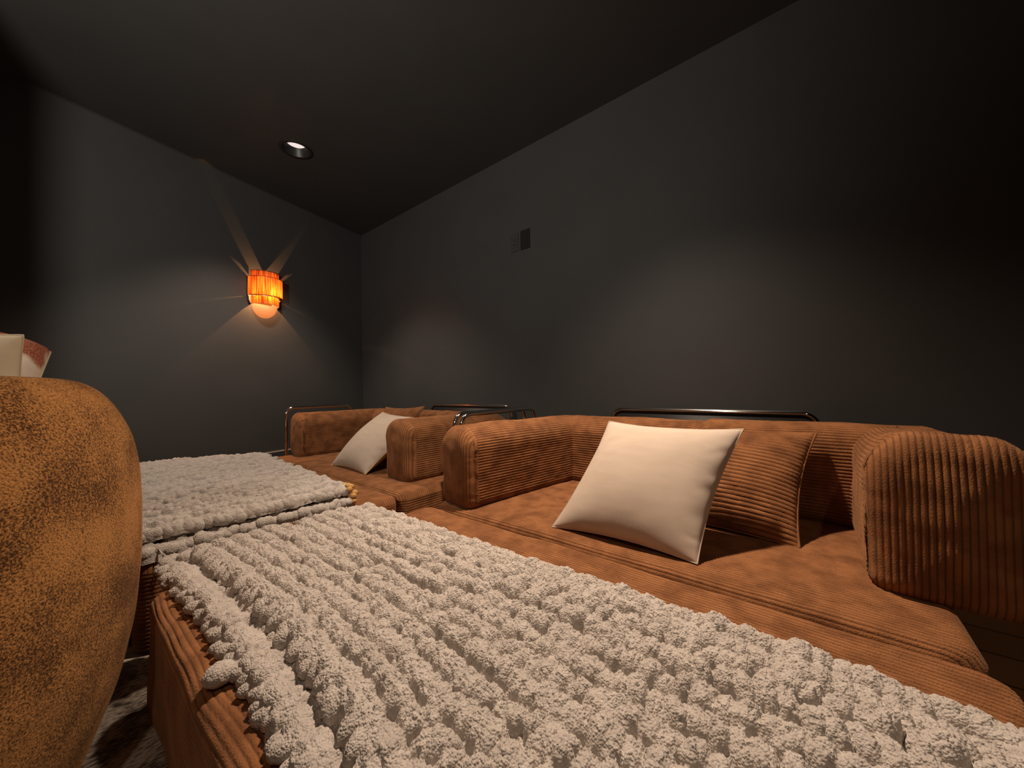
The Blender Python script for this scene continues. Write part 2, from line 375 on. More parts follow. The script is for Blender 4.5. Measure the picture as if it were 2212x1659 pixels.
def block(x0, x1, y0, y1, z0, z1, R, rc, seed, crown=0.008, wavy=0.0):
    """box cushion: top wales run along y, side wales run level; rounded edge R, plan corner radius rc"""
    mb = MB(); W = x1-x0; L = y1-y0
    q = R*PI/2; Ws = W-2*R+2*q; ds = WALE/8
    s = np.linspace(0, Ws, int(Ws/ds))
    th = np.clip(s/R, 0, PI/2); th2 = np.clip((Ws-s)/R, 0, PI/2)
    xo = np.where(s < q, R*(1-np.cos(th)), np.where(s > Ws-q, W-R*(1-np.cos(th2)), R+s-q))
    nx = np.where(s < q, -np.cos(th), np.where(s > Ws-q, np.cos(th2), 0)); nz = np.sqrt(1-nx**2)
    nv = max(60, int(L/0.02)); v = np.linspace(0, 1, nv); v = 0.5-0.5*np.cos(PI*v)*(0.35)-0.5*(1-2*v)*(0.65)
    dx = np.maximum(0, rc-np.minimum(xo, W-xo)); yin = rc-np.sqrt(np.maximum(rc**2-dx**2, 0))
    X = x0+xo[:, None]*np.ones((1, nv)); Y = y0+yin[:, None]+(L-2*yin[:, None])*v[None]
    # distance to rounded outline
    px = np.abs(X-(x0+x1)/2)-W/2+rc; py = np.abs(Y-(y0+y1)/2)-L/2+rc
    sd = -(np.minimum(np.maximum(px, py), 0)+np.hypot(np.maximum(px, 0), np.maximum(py, 0))-rc)
    sd = np.clip(sd, 0, R); Z = z1-R+np.sqrt(np.maximum(R**2-(R-sd)**2, 0))
    cx = 1-np.abs((X-(x0+x1)/2)/(W/2))**4; cy = 1-np.abs((Y-(y0+y1)/2)/(L/2))**6
    fade = np.clip(sd/0.012, 0, 1)
    wob = wavy*vnoise(X*0.4, Y, 5, seed+3, 2)*np.exp(-((X-x0)/0.14)**2)
    dsp = wale(s[:, None]+wob)*fade + 0.004*vnoise(X, Y, 6, seed, 3)*fade + 0.0012*vnoise(X, Y, 60, seed+1, 2)*fade
    Z = Z+nz[:, None]*dsp+crown*np.clip(cx*cy, 0, 1); X = X+nx[:, None]*dsp
    mb.grid(X[..., None]*[1, 0, 0]+Y[..., None]*[0, 1, 0]+Z[..., None]*[0, 0, 1], attr=groove_shadef(s[:, None]+wob))
    # side band
    per = []
    def seg(p, q2):
        n = max(2, int(np.hypot(q2[0]-p[0], q2[1]-p[1])/0.03))
        nn = np.array([(q2[1]-p[1]), -(q2[0]-p[0])]); nn = nn/np.linalg.norm(nn)
        for k in range(n): per.append((p[0]+(q2[0]-p[0])*k/n, p[1]+(q2[1]-p[1])*k/n, *nn))
    def arc(cx_, cy_, a0, a1):
        for k in range(12):
            a = a0+(a1-a0)*k/12; per.append((cx_+rc*math.cos(a), cy_+rc*math.sin(a), math.cos(a), math.sin(a)))
    seg((x0+rc, y0), (x1-rc, y0)); arc(x1-rc, y0+rc, -PI/2, 0); seg((x1, y0+rc), (x1, y1-rc)); arc(x1-rc, y1-rc, 0, PI/2)
    seg((x1-rc, y1), (x0+rc, y1)); arc(x0+rc, y1-rc, PI/2, PI); seg((x0, y1-rc), (x0, y0+rc)); arc(x0+rc, y0+rc, PI, 1.5*PI)
    per = np.array(per); H = z1-R-z0; hs = np.linspace(0, H, max(6, int(H/ds)))
    tt = np.arange(len(per))*0.03
    out = wale(hs[None]+0.001*vnoise(tt[:, None], hs[None]*0, 6, seed+2), 0.0025)*np.clip((H-hs)/0.006, 0, 1)[None] \
        + 0.005*vnoise(tt[:, None], hs[None], 5, seed+4, 2)*np.clip((H-hs)/0.03, 0, 1)[None]
    P = np.stack([per[:, 0:1]+per[:, 2:3]*out, per[:, 1:2]+per[:, 3:4]*out, z0+hs[None]*np.ones_like(out)], -1)
    mb.grid(P, closed_u=True, attr=groove_shadef(hs)[None])
    return mb

def frame_loop(y_or_x, a0, a1, ztop, axis, r=0.0125, rad=0.06, zb=FZ):
    """upside-down U of chrome tube in a vertical plane"""
    pts = [(a0, zb)]
    for k in range(9):
        t = PI-k/8*PI/2; pts.append((a0+rad+rad*math.cos(t), ztop-r-rad+rad*math.sin(t)))
    for k in range(9):
        t = PI/2-k/8*PI/2; pts.append((a1-rad+rad*math.cos(t), ztop-r-rad+rad*math.sin(t)))
    pts.append((a1, zb))
    P = [(p[0], y_or_x, p[1]) if axis == 'x' else (y_or_x, p[0], p[1]) for p in pts]
    m = MB(); m.tube(P, r, 14); return m

# ------------------------------------------------------------------ sofas
# near sofa
so = empty('sofa', (1.55, 0.55, FZ)); OFF = np.array([1.55, 0.55, FZ])
def put(mb, name, mat, parent, off):
    o = mb.build(name, mat, parent)
    o.data.transform(Matrix.Translation(Vector((-off[0], -off[1], -off[2]))))
    return o
tag(so, 'nearer rust corduroy sofa holding the large cream pillow, with chrome frame, along the right wall', 'sofa', 'rust corduroy sofas along the right wall')
put(block(1.075, 1.96, -0.245, 1.375, 0.03, 0.28, 0.032, 0.07, 3), 'seat', M['cord'], so, OFF)
put(bolster([(1.16, 1.26), (1.91, 1.155), (1.91, 0.435)], 0.235, 0.365, 0.272, 11), 'bolster', M['cord'], so, OFF)
put(bolster([(1.91, 0.375), (1.91, -0.235), (1.325, -0.235)], 0.29, 0.372, 0.272, 17, puff1=0.035), 'bolster', M['cord'], so, OFF)
pm = MB(); pm.box(1.13, 1.98, -0.18, 1.32, FZ, 0.03); put(pm, 'plinth', M['plinth'], so, OFF)
bf = put(frame_loop(2.125, -0.002, 0.955, 0.678, 'y'), 'back_frame', M['chrome'], so, OFF)
pm = MB(); pm.box(2.121, 2.129, 0.006, 0.947, 0.25, 0.655); put(pm, 'back_panel', M['panel'], bf, OFF)
put(frame_loop(1.445, 1.335, 1.985, 0.681, 'x'), 'side_frame', M['chrome'], so, OFF)

# far sofa
OFF = np.array([1.55, 2.55, FZ]); so = empty('sofa', tuple(OFF))
tag(so, 'farther rust corduroy sofa with chrome frame, in the corner below the wall lamp', 'sofa', 'rust corduroy sofas along the right wall')
put(block(1.075, 1.96, 1.61, 3.43, 0.03, 0.28, 0.032, 0.06, 23), 'seat', M['cord'], so, OFF)
put(bolster([(1.25, 3.30), (1.91, 3.22), (1.91, 2.34)], 0.255, 0.362, 0.272, 31), 'bolster', M['cord'], so, OFF)
put(bolster([(1.91, 2.28), (1.91, 1.86), (1.27, 1.885)], 0.265, 0.362, 0.272, 37), 'bolster', M['cord'], so, OFF)
pm = MB(); pm.box(1.13, 1.98, 1.68, 3.36, FZ, 0.03); put(pm, 'plinth', M['plinth'], so, OFF)
bf = put(frame_loop(2.125, 1.755, 2.69, 0.681, 'y'), 'back_frame', M['chrome'], so, OFF)
pm = MB(); pm.box(2.121, 2.129, 1.763, 2.682, 0.25, 0.655); put(pm, 'back_panel', M['panel'], bf, OFF)
put(frame_loop(1.50, 1.338, 1.95, 0.681, 'x'), 'side_frame', M['chrome'], so, OFF)
put(frame_loop(3.455, 1.20, 1.765, 0.683, 'x'), 'side_frame', M['chrome'], so, OFF)

# ottomans
def ottoman(x0, x1, y0, y1, seed, label):
    off = np.array([(x0+x1)/2, (y0+y1)/2, 0.0]); o = empty('ottoman', tuple(off))
    tag(o, label, 'ottoman', 'rust corduroy ottomans in front of the sofas')
    put(block(x0, x1, y0, y1, 0.012, 0.279, 0.03, 0.055, seed, wavy=0.012), 'cushion', M['cord'], o, off)
    p = MB(); p.box(x0+.03, x1-.03, y0+.03, y1-.03, 0.0, 0.012); put(p, 'plinth', M['plinth'], o, off)
ottoman(0.14, 1.062, -0.262, 1.375, 41, 'large rust corduroy ottoman in the foreground under the nearer cream blanket')
ottoman(0.14, 1.062, 1.60, 3.33, 43, 'rust corduroy ottoman beyond the gap, under the farther folded cream blanket')

# ------------------------------------------------------------------ knitted blankets
def knit(W, L, res, colw, pitch, seed, hb=0.0245, h0=0.014, ragged=0.003, ang0=24):
    """height field of fat chenille stitches; columns run along v. returns u, v, height (-1 outside)"""
    g = np.random.default_rng(seed); pad = 0.03
    nu = int((W+2*pad)/res); nv = int((L+2*pad)/res)
    u = np.linspace(-pad, W+pad, nu); v = np.linspace(-pad, L+pad, nv)
    Hh = np.full((nu, nv), -1.0); Hh[(u > 0.006) & (u < W-0.006)] = h0; Hh[:, (v < 0.006) | (v > L-0.006)] = -1.0
    ncol = max(2, int(round(W/colw))); cw = W/ncol; nrow = int(L/pitch)
    for c in range(ncol):
        sgn = 1 if c % 2 == 0 else -1
        lift = g.normal(0, 0.0025)
        for r in range(nrow+1):
            edge = c in (0, ncol-1) or r in (0, nrow)
            a = cw*(0.53 if c % 2 else 0.57)*g.uniform(.85, 1.2); b = pitch*0.66*g.uniform(.85, 1.2); hc = hb*g.uniform(.78, 1.12)*(1.0 if c % 4 < 2 else 0.92)
            cu = (c+0.5)*cw+g.normal(0, ragged); cv = min(L, (r+0.5*(c % 4 < 2))*pitch)+g.normal(0, ragged)
            ang = sgn*R_(g.normal(ang0, 11)); zo = lift+g.normal(0, 0.002)
            if g.random() < 0.05: zo -= 0.009
            if edge: a *= 1.05; b *= 1.25
            e = max(a, b); i0 = np.searchsorted(u, cu-e); i1 = np.searchsorted(u, cu+e); j0 = np.searchsorted(v, cv-e); j1 = np.searchsorted(v, cv+e)
            if i1 <= i0 or j1 <= j0: continue
            du = u[i0:i1, None]-cu; dv = v[None, j0:j1]-cv
            p = du*math.cos(ang)+dv*math.sin(ang); q = -du*math.sin(ang)+dv*math.cos(ang)
            k = 1-(np.abs(p)/a)**2.6-(np.abs(q)/b)**2.2
            h = np.where(k > 0, zo+h0*np.clip(k*8, 0.6, 1)+hc*np.power(np.clip(k, 0, 1), 0.55), -1)
            Hh[i0:i1, j0:j1] = np.maximum(Hh[i0:i1, j0:j1], h)
    for c in range(2, ncol, 2):
        wob = c*cw+0.004*vnoise(v, v*0, 6, seed+c, 2)
        gw = (0.003+0.007*np.clip(vnoise(v, v*0+c, 9, seed+c+50, 2)+0.2, 0, 1))[None]*np.exp(-((u[:, None]-wob[None])/0.006)**2)
        Hh = np.where(Hh > 0, np.maximum(Hh-gw, 0.004), Hh)
    return u, v, Hh

def blanket_mesh(u, v, Hh, place, seed, fuzz=0.0042, fs=190.0):
    nu, nv = Hh.shape; inside = Hh > 0.0
    U = u[:, None]*np.ones((1, nv)); V = v[None]*np.ones((nu, 1))
    fz = fuzz*(1.5*np.abs(vnoise(U, V, fs*0.62, seed, 1))**0.7+0.9*np.abs(vnoise(U, V, fs*1.35, seed+1, 1))**0.7-0.75)
    Hz = np.where(inside, np.maximum(Hh+fz*np.clip(Hh/0.012, 0, 1), 0.001), 0.0)
    jit = 0.35*fuzz*vnoise(U, V, fs*1.3, seed+2, 2); jit2 = 0.35*fuzz*vnoise(U, V, fs*1.3, seed+3, 2)
    P = place(U+jit, V+jit2, Hz)
    keep = np.zeros((nu-1, nv-1), bool)
    for a in (0, 1):
        for b in (0, 1): keep |= inside[a:nu-1+a, b:nv-1+b]
    I = np.arange(nu*nv).reshape(nu, nv)
    q = np.stack([I[:-1, :-1], I[1:, :-1], I[1:, 1:], I[:-1, 1:]], -1)[keep]
    used = np.unique(q); remap = np.full(nu*nv, -1); remap[used] = np.arange(len(used))
    return P.reshape(-1, 3)[used], remap[q], (U.reshape(-1)[used], V.reshape(-1)[used])

def poly(xs, ys): return lambda t: np.interp(t, xs, ys)

def blob(mb, c, rad, seed, n=16, ang=0.0, fz=0.08):
    th = np.linspace(0, PI, n); ph = np.linspace(0, 2*PI, 2*n, endpoint=False)
    T, Ph = np.meshgrid(th, ph, indexing='ij')
    d = np.stack([np.sin(T)*np.cos(Ph), np.sin(T)*np.sin(Ph), np.cos(T)], -1)
    rr = 1-fz+2.2*fz*np.abs(vnoise(d[..., 0]+d[..., 2]*2.1, d[..., 1]-d[..., 2]*1.3, 6.5, seed, 2))**0.7
    q = d*rr[..., None]*np.array(rad); ca, sa = math.cos(ang), math.sin(ang)
    q = np.stack([q[..., 0]*ca-q[..., 1]*sa, q[..., 0]*sa+q[..., 1]*ca, q[..., 2]], -1)
    mb.grid(np.array(c)+q, closed_v=True)
def edge_row(mb, pts, step, rad, ang, seed, jit=0.003):
    """a row of fat stitches laid along an edge polyline"""
    pts = np.array(pts, float); L = np.concatenate([[0], np.cumsum(np.linalg.norm(np.diff(pts, axis=0), axis=1))])
    g = np.random.default_rng(seed)
    for k, t in enumerate(np.arange(0, L[-1], step)):
        p = np.array([np.interp(t, L, pts[:, i]) for i in range(3)])+g.normal(0, jit, 3)
        blob(mb, p, np.array(rad)*g.uniform(.88, 1.15, 3), seed+k % 9, 16, ang+g.normal(0, .15))
# near blanket: top fold
OFFB = np.array([0.53, 0.6, 0.285])
bl = empty('knit_blanket', tuple(OFFB))
tag(bl, 'big cream chunky knit blanket folded lengthwise on the foreground ottoman', 'blanket', 'cream chunky knit blankets')
left_top = poly([-0.45, 0.42, 0.58, 0.92, 1.35, 1.5], [0.21, 0.235, 0.265, 0.285, 0.262, 0.235])
right_top = poly([-0.45, -0.2, 0.0, 0.3, 0.6, 0.95, 1.5], [0.80, 0.81, 0.828, 0.82, 0.808, 0.80, 0.80])
TOPZ = 0.314
def place_top(U, V, Hz):
    y = -0.40+V; w = U/0.57
    y = y+0.045*(0.5-w)*np.clip(V/1.9, 0, 1)
    x = left_top(y)*(1-w)+right_top(y)*w
    sag = 0.006*vnoise(x, y, 4, 77, 2)
    over = np.clip((y-1.37)/0.14, 0, 1); edge = np.clip((0.02-np.minimum(U, 0.57-U))/0.05, 0, 1)
    return np.stack([x, y, TOPZ+sag-0.012*over**2-0.010*edge+Hz], -1)
u, v, Hh = knit(0.57, 1.845, 0.0017, 0.0475, 0.0270, 5)
P, F, _ = blanket_mesh(u, v, Hh, place_top, 51)
mb = MB(); mb.add(P, F)
ys = np.linspace(-0.40, 1.43, 60)
edge_row(mb, [(left_top(y)+0.016, y+0.022, TOPZ+0.008) for y in ys], 0.027, (0.034, 0.017, 0.020), R_(24), 301)
edge_row(mb, [(right_top(y)-0.016, y-0.022, TOPZ+0.006) for y in ys], 0.027, (0.032, 0.017, 0.020), R_(-24), 302)
edge_row(mb, [(0.24+0.56*t, 1.465-0.045*t, TOPZ+0.004) for t in np.linspace(0, 1, 9)], 0.042, (0.026, 0.024, 0.020), 0, 303)
put(mb, 'top_fold', M['yarn'], bl, OFFB)
# near blanket: lower fold, seen along its left edge
left_low = poly([-0.45, 0.5, 0.66, 0.79, 1.07, 1.45, 1.60], [0.16, 0.190, 0.203, 0.210, 0.207, 0.185, 0.170])
def place_low(U, V, Hz):
    y = -0.40+V; w = U/0.60
    x = left_low(y)*(1-w)+(right_top(y)-0.006)*w
    sag = 0.004*vnoise(x, y, 5, 78, 2)
    return np.stack([x, y, 0.284+sag+Hz], -1)
u, v, Hh = knit(0.60, 1.90, 0.0030, 0.050, 0.027, 6, hb=0.021)
P, F, _ = blanket_mesh(u, v, Hh, place_low, 52)
mb = MB(); mb.add(P, F)
edge_row(mb, [(left_low(y)+0.012, y, 0.293) for y in np.linspace(-0.40, 1.50, 60)], 0.029, (0.032, 0.019, 0.017), R_(-24), 311)
blob(mb, (0.180, 0.835, 0.300), (0.026, 0.024, 0.019), 320)
put(mb, 'lower_fold', M['yarn'], bl, OFFB)

# far blanket: rows run across
OFFB = np.array([0.5, 2.4, 0.285])
bl = empty('knit_blanket', tuple(OFFB))
tag(bl, 'cream chunky knit blanket folded square on the far ottoman, ochre highlight spill coloured into one corner', 'blanket', 'cream chunky knit blankets')
rightB = poly([1.6, 1.65, 2.03, 3.0, 3.2], [0.832, 0.835, 0.845, 0.90, 0.90])
def place_far(z, y0, sk, xl):
    def f(U, V, Hz):
        # U runs along y (from the near edge), V runs along x
        w = V/0.72
        y = y0+U+sk*w-0.16*np.clip((U-0.9)/0.6, 0, 1)*np.clip((w-.5)*2, 0, 1)
        x = xl*(1-w)+rightB(y)*w
        sag = 0.008*vnoise(x, y, 4, 91, 2)+0.02*np.clip((y-2.6)/0.6, 0, 1)
        edge = np.clip((0.03-U)/0.06, 0, 1)
        return np.stack([x, y, z+sag-0.012*edge+Hz], -1)
    return f
u, v, Hh = knit(1.50, 0.72, 0.0034, 0.047, 0.027, 8, ang0=48)
P, F, uv = blanket_mesh(u, v, Hh, place_far(0.337, 1.66, 0.02, 0.10), 53, fs=120)
mb = MB(); mb.add(P, F)
edge_row(mb, [(0.10+0.735*t, 1.672+0.02*t, 0.343) for t in np.linspace(0, 1, 9)], 0.025, (0.025, 0.018, 0.020), R_(-38), 331, 0.003)
edge_row(mb, [(rightB(y)-0.012, y, 0.345) for y in np.linspace(1.70, 2.95, 30)], 0.040, (0.022, 0.026, 0.019), 0, 332)
put(mb, 'top_fold', M['yarn'], bl, OFFB)
u, v, Hh = knit(1.50, 0.72, 0.0040, 0.050, 0.028, 9, hb=0.021)
P, F, uv = blanket_mesh(u, v, Hh, place_far(0.284, 1.615, 0.02, 0.10), 54, fs=120)
mb = MB(); mb.add(P, F)
edge_row(mb, [(0.10+0.73*t, 1.628+0.02*t, 0.303) for t in np.linspace(0, 1, 9)], 0.025, (0.025, 0.018, 0.020), R_(38), 341, 0.003)
put(mb, 'lower_fold', M['yarn'], bl, OFFB)
mb = MB()
mb.tube([(0.185, 1.64, 0.318), (0.195, 1.615, 0.312), (0.20, 1.595, 0.300), (0.212, 1.575, 0.290), (0.235, 1.56, 0.287)], 0.0016, 6)
mb.tube([(0.190, 1.64, 0.316), (0.197, 1.61, 0.309), (0.207, 1.59, 0.296), (0.222, 1.57, 0.288)], 0.0014, 6)
put(mb, 'yarn_tail', M['yarn'], bl, OFFB)
# added stitches at the near right corner, tinted ochre for spilled highlight colour
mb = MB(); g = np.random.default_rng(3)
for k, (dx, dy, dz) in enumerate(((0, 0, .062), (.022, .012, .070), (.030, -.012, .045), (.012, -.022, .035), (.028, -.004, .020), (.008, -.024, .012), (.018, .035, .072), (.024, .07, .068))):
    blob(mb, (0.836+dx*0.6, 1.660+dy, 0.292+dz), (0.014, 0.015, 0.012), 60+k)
put(mb, 'corner_highlight_spill', M['spill_yarn'], bl, OFFB)['label'] = 'highlight spill coloured as ochre stitches'

# ------------------------------------------------------------------ pillows
def pillow(corners, th, seed, rib=0.0, nu=90, nv=90, wr=0.004, full=0.55, pinch=0.085):
    """soft square pillow from four corner points BL, BR, TR, TL (front side faces the room). returns front, back, seam pieces"""
    BL, BR, TR, TL = [np.array(c, float) for c in corners]
    t = np.linspace(-1, 1, nu); q = np.linspace(-1, 1, nv); A, B = np.meshgrid(t, q, indexing='ij')
    # edges pull in between the corners
    a = A*(1-pinch*(1-A**2*0)*(1-B**2)*0.9*np.abs(A)); b = B*(1-pinch*(1-A**2)*0.9*np.abs(B))
    s = (a+1)/2; r = (b+1)/2
    base = (BL[None, None]*(1-s)[..., None]+BR[None, None]*s[..., None])*(1-r)[..., None]+(TL[None, None]*(1-s)[..., None]+TR[None, None]*s[..., None])*r[..., None]
    nrm = np.cross(BR-BL, TL-BL); nrm /= np.linalg.norm(nrm)
    prof = np.power(np.clip((1-A**2), 0, 1), full)*np.power(np.clip((1-B**2), 0, 1), full)
    crease = wr*vnoise(A*0.5, B*0.5, 2.2, seed, 3)*np.clip(prof*3, 0, 1)
    # short gathers along the left and right seams
    gat = 0.5*wr*np.sin(B*22+5*vnoise(A, B, 2, seed+4))*np.exp(-((1-A)/0.16)**2)*(1-B**2)*np.clip(prof*4, 0, 1)
    w = np.linalg.norm(BR-BL); h = np.linalg.norm(TL-BL)
    fr = th*prof+crease+gat; bk = th*prof+crease
    if rib:
        fr = fr+wale(r*h+0.004*vnoise(A, B, 2, seed+8), rib, 0.0150)*np.clip(prof*8, 0.15, 1)
        bk = bk+wale(r*h, rib, 0.0150)*np.clip(prof*8, 0.15, 1)
    front = base+nrm*fr[..., None]; back = base-nrm*(bk*0.95)[..., None]
    loop = np.concatenate([base[:, 0], base[-1, 1:], base[-2::-1, -1], base[0, -2:0:-1]])
    return front, back, loop

def ray(px, py): return FW+RT*(px-1106)/FPX-UP*(py-829.5)/FPX
def on_ray(px, py, P, dist):
    d = ray(px, py); d = d/np.linalg.norm(d); P = np.array(P)-CAM
    bq = d@P; c = P@P-dist**2; disc = bq*bq-c
    t = bq+(math.sqrt(disc) if disc > 0 else 0)
    return CAM+d*t

def make_pillow(name, label, cat, corners, th, mat, seed, rib=0.0, back=None, back_name=None, wr=0.004, group=None, pipe=None, res=90, pinch=0.085, full=0.55):
    c = np.mean(np.array(corners), 0); c[2] = min(p[2] for p in corners)
    root = empty(name, tuple(c)); tag(root, label, cat, group)
    fr, bk, loop = pillow(corners, th, seed, rib, res, res if not rib else 260, wr, full=full, pinch=pinch)
    hh = np.linalg.norm(np.array(corners[3])-np.array(corners[0])); pa = groove_shadef((np.linspace(-1, 1, fr.shape[1])[None]*np.ones((fr.shape[0], 1))+1)/2*hh, 0.0150) if rib else None
    mb = MB(); mb.grid(fr, attr=pa)
    if back is None: mb.grid(bk, flip=True, attr=pa)
    put(mb, 'cover', mat, root, c)
    if back is not None:
        mb = MB(); mb.grid(bk, flip=True); put(mb, back_name, back, root, c)
    mb = MB(); lp = np.vstack([loop, loop[:1]]); mb.tube(lp, 0.0022 if not rib else 0.004, 6, cap=False)
    put(mb, 'piping', pipe or mat, root, c)
    return root

# near sofa
BL = (1.150, 0.765, 0.288); BR = (1.158, 0.275, 0.288)
TL = on_ray(1316, 910, BL, 0.47); TR = on_ray(1606, 927, BR, 0.47)
make_pillow('throw_pillow', 'large plain cream pillow leaning on the nearer sofa', 'pillow', (BL, BR, TR, TL), 0.08, M['white'], 71, group='cream pillows on the sofas')
BR2 = np.array((1.455, 0.052, 0.288)); TR2 = on_ray(1764, 936, BR2, 0.44)
BL2 = BR2+np.array((0.03, 0.62, 0)); TL2 = TR2+np.array((0.03, 0.66, -0.01))
make_pillow('corduroy_pillow', 'dark rust corduroy pillow behind the large cream pillow on the nearer sofa', 'pillow', (BL2, BR2, TR2, TL2), 0.10, M['cord'], 73, rib=0.0042, group='corduroy pillows on the sofas')
# far sofa
BL = (1.200, 2.642, 0.288); BR = (1.19, 2.16, 0.288)
TL = on_ray(826, 890, BL, 0.47); TR = on_ray(917, 903, BR, 0.47)
make_pillow('throw_pillow', 'cream pillow with ochre highlight spill coloured onto its back, leaning on the farther sofa', 'pillow', (BL, BR, TR, TL), 0.095, M['white'], 75, back=M['ochre'], back_name='back_cover', group='cream pillows on the sofas', pipe=M['ochre'])
TL2 = on_ray(834, 880, (1.45, 2.75, 0.29), 0.42); TR2 = on_ray(918, 878, (1.45, 2.30, 0.29), 0.42)
make_pillow('corduroy_pillow', 'rust corduroy pillow showing its top edge behind the cream pillow on the farther sofa', 'pillow',
            ((1.47, 2.80, 0.288), (1.45, 2.34, 0.288), TR2, TL2), 0.06, M['cord'], 77, rib=0.0042, group='corduroy pillows on the sofas')

# ------------------------------------------------------------------ armchair on the left
mc, nt, b = new_mat('golden_brown_chenille')
tc = nt.nodes.new('ShaderNodeTexCoord')
n1 = nt.nodes.new('ShaderNodeTexNoise'); n1.inputs['Scale'].default_value = 300; n1.inputs['Detail'].default_value = 4; n1.inputs['Roughness'].default_value = 0.65
n2 = nt.nodes.new('ShaderNodeTexNoise'); n2.inputs['Scale'].default_value = 6; n2.inputs['Detail'].default_value = 6
for n in (n1, n2): nt.links.new(tc.outputs['Object'], n.inputs['Vector'])
ad = nt.nodes.new('ShaderNodeMath'); ad.operation = 'MULTIPLY_ADD'; ad.inputs[1].default_value = 0.75
nt.links.new(n2.outputs['Fac'], ad.inputs[0]); nt.links.new(n1.outputs['Fac'], ad.inputs[2])
r = nt.nodes.new('ShaderNodeValToRGB')
r.color_ramp.elements[0].position = 0.755; r.color_ramp.elements[0].color = (0.075, 0.022, 0.006, 1)
r.color_ramp.elements[1].position = 0.97; r.color_ramp.elements[1].color = (0.60, 0.275, 0.085, 1)
nt.links.new(ad.outputs[0], r.inputs['Fac']); nt.links.new(r.outputs['Color'], b.inputs['Base Color'])
b.inputs['Roughness'].default_value = 0.95; b.inputs['Specular IOR Level'].default_value = 0.1
b.inputs['Sheen Weight'].default_value = 0.2; b.inputs['Sheen Tint'].default_value = (1, 0.7, 0.4, 1)
bp = nt.nodes.new('ShaderNodeBump'); bp.inputs['Strength'].default_value = 1.0; bp.inputs['Distance'].default_value = 0.005
nt.links.new(n1.outputs['Fac'], bp.inputs['Height']); nt.links.new(bp.outputs['Normal'], b.inputs['Normal'])
CH = (-0.36, 1.25)
ch = empty('barrel_armchair', (CH[0], CH[1], 0.0))
tag(ch, 'golden brown chenille barrel armchair with rounded back, seen from behind at the left edge', 'armchair')
prof = [(0.36, 0.012), (0.385, 0.03), (0.412, 0.10), (0.447, 0.20), (0.470, 0.32), (0.480, 0.45), (0.480, 0.56), (0.477, 0.64), (0.466, 0.71), (0.445, 0.765),
        (0.425, 0.80), (0.40, 0.826), (0.37, 0.839), (0.34, 0.838), (0.315, 0.826), (0.297, 0.80), (0.287, 0.76), (0.285, 0.60), (0.288, 0.40), (0.29, 0.30)]
prof = np.array(prof); tt = np.concatenate([[0], np.cumsum(np.hypot(*np.diff(prof, axis=0).T))])
# smooth profile by dense cubic-ish interpolation
ti = np.linspace(0, tt[-1], 140); pr_ = np.stack([np.interp(ti, tt, prof[:, 0]), np.interp(ti, tt, prof[:, 1])], -1)
for _ in range(6): pr_[1:-1] = 0.25*pr_[:-2]+0.5*pr_[1:-1]+0.25*pr_[2:]
mb = MB(); mb.lathe(pr_, 160, (0, 0), R_(-205), R_(38))
# rounded arm fronts
for ang, sg in ((38, 1), (-205, -1)):
    a = R_(ang); dr = np.array([math.cos(a), math.sin(a)]); dt = np.array([-math.sin(a), math.cos(a)])*sg
    c0 = np.array([0.375, 0.42])
    rings = []
    for rho in np.cos(np.linspace(0, PI/2, 14)):
        pp = c0+(pr_-c0)*rho; bul = 0.06*math.sqrt(max(0, 1-rho**2))
        rings.append(np.stack([pp[:, 0]*dr[0]+dt[0]*bul, pp[:, 0]*dr[1]+dt[1]*bul, pp[:, 1]], -1))
    mb.grid(np.array(rings), closed_v=True)
mb.build('shell', mc, ch)
mb = MB(); mb.lathe([(0.0, 0.44), (0.15, 0.438), (0.24, 0.43), (0.272, 0.41), (0.282, 0.38), (0.282, 0.2), (0.27, 0.13), (0.0, 0.13)], 64)
mb.build('seat_cushion', mc, ch)
mb = MB(); mb.lathe([(0.0, 0.0), (0.3, 0.0), (0.3, 0.014), (0.0, 0.014)], 48); mb.build('swivel_base', M['plinth'], ch)

# pillows in the armchair
mk, nt, b = new_mat('orange_weave')
tc = nt.nodes.new('ShaderNodeTexCoord')
vo = nt.nodes.new('ShaderNodeTexVoronoi'); vo.inputs['Scale'].default_value = 340
no = nt.nodes.new('ShaderNodeTexNoise'); no.inputs['Scale'].default_value = 9; no.inputs['Detail'].default_value = 2
for n in (vo, no): nt.links.new(tc.outputs['Object'], n.inputs['Vector'])
r1 = nt.nodes.new('ShaderNodeValToRGB')
r1.color_ramp.elements[0].position = 0.25; r1.color_ramp.elements[0].color = (0.62, 0.20, 0.10, 1)
r1.color_ramp.elements[1].position = 0.55; r1.color_ramp.elements[1].color = (0.20, 0.055, 0.03, 1)
r2 = nt.nodes.new('ShaderNodeValToRGB')
r2.color_ramp.elements[0].position = 0.55; r2.color_ramp.elements[0].color = (0, 0, 0, 1)
r2.color_ramp.elements[1].position = 0.63; r2.color_ramp.elements[1].color = (1, 1, 1, 1)
mixn = nt.nodes.new('ShaderNodeMixRGB'); mixn.inputs[2].default_value = (0.62, 0.54, 0.44, 1)
nt.links.new(vo.outputs['Distance'], r1.inputs['Fac']); nt.links.new(no.outputs['Fac'], r2.inputs['Fac'])
nt.links.new(r2.outputs['Color'], mixn.inputs[0]); nt.links.new(r1.outputs['Color'], mixn.inputs[1]); nt.links.new(mixn.outputs[0], b.inputs['Base Color'])
b.inputs['Roughness'].default_value = 0.9
M['weave'] = mk
M['beige'] = noise_mat('beige_cotton', (0.50, 0.42, 0.30), (0.55, 0.47, 0.35), 20, rough=0.9, bump=0.2, bscale=600, dist=0.001)
def ray_at(px, py, dist):
    d = ray(px, py); return CAM+d/np.hypot(d[0], d[1])*dist
A1 = ray_at(50, 724, 1.30); B1 = ray_at(66, 830, 1.27)
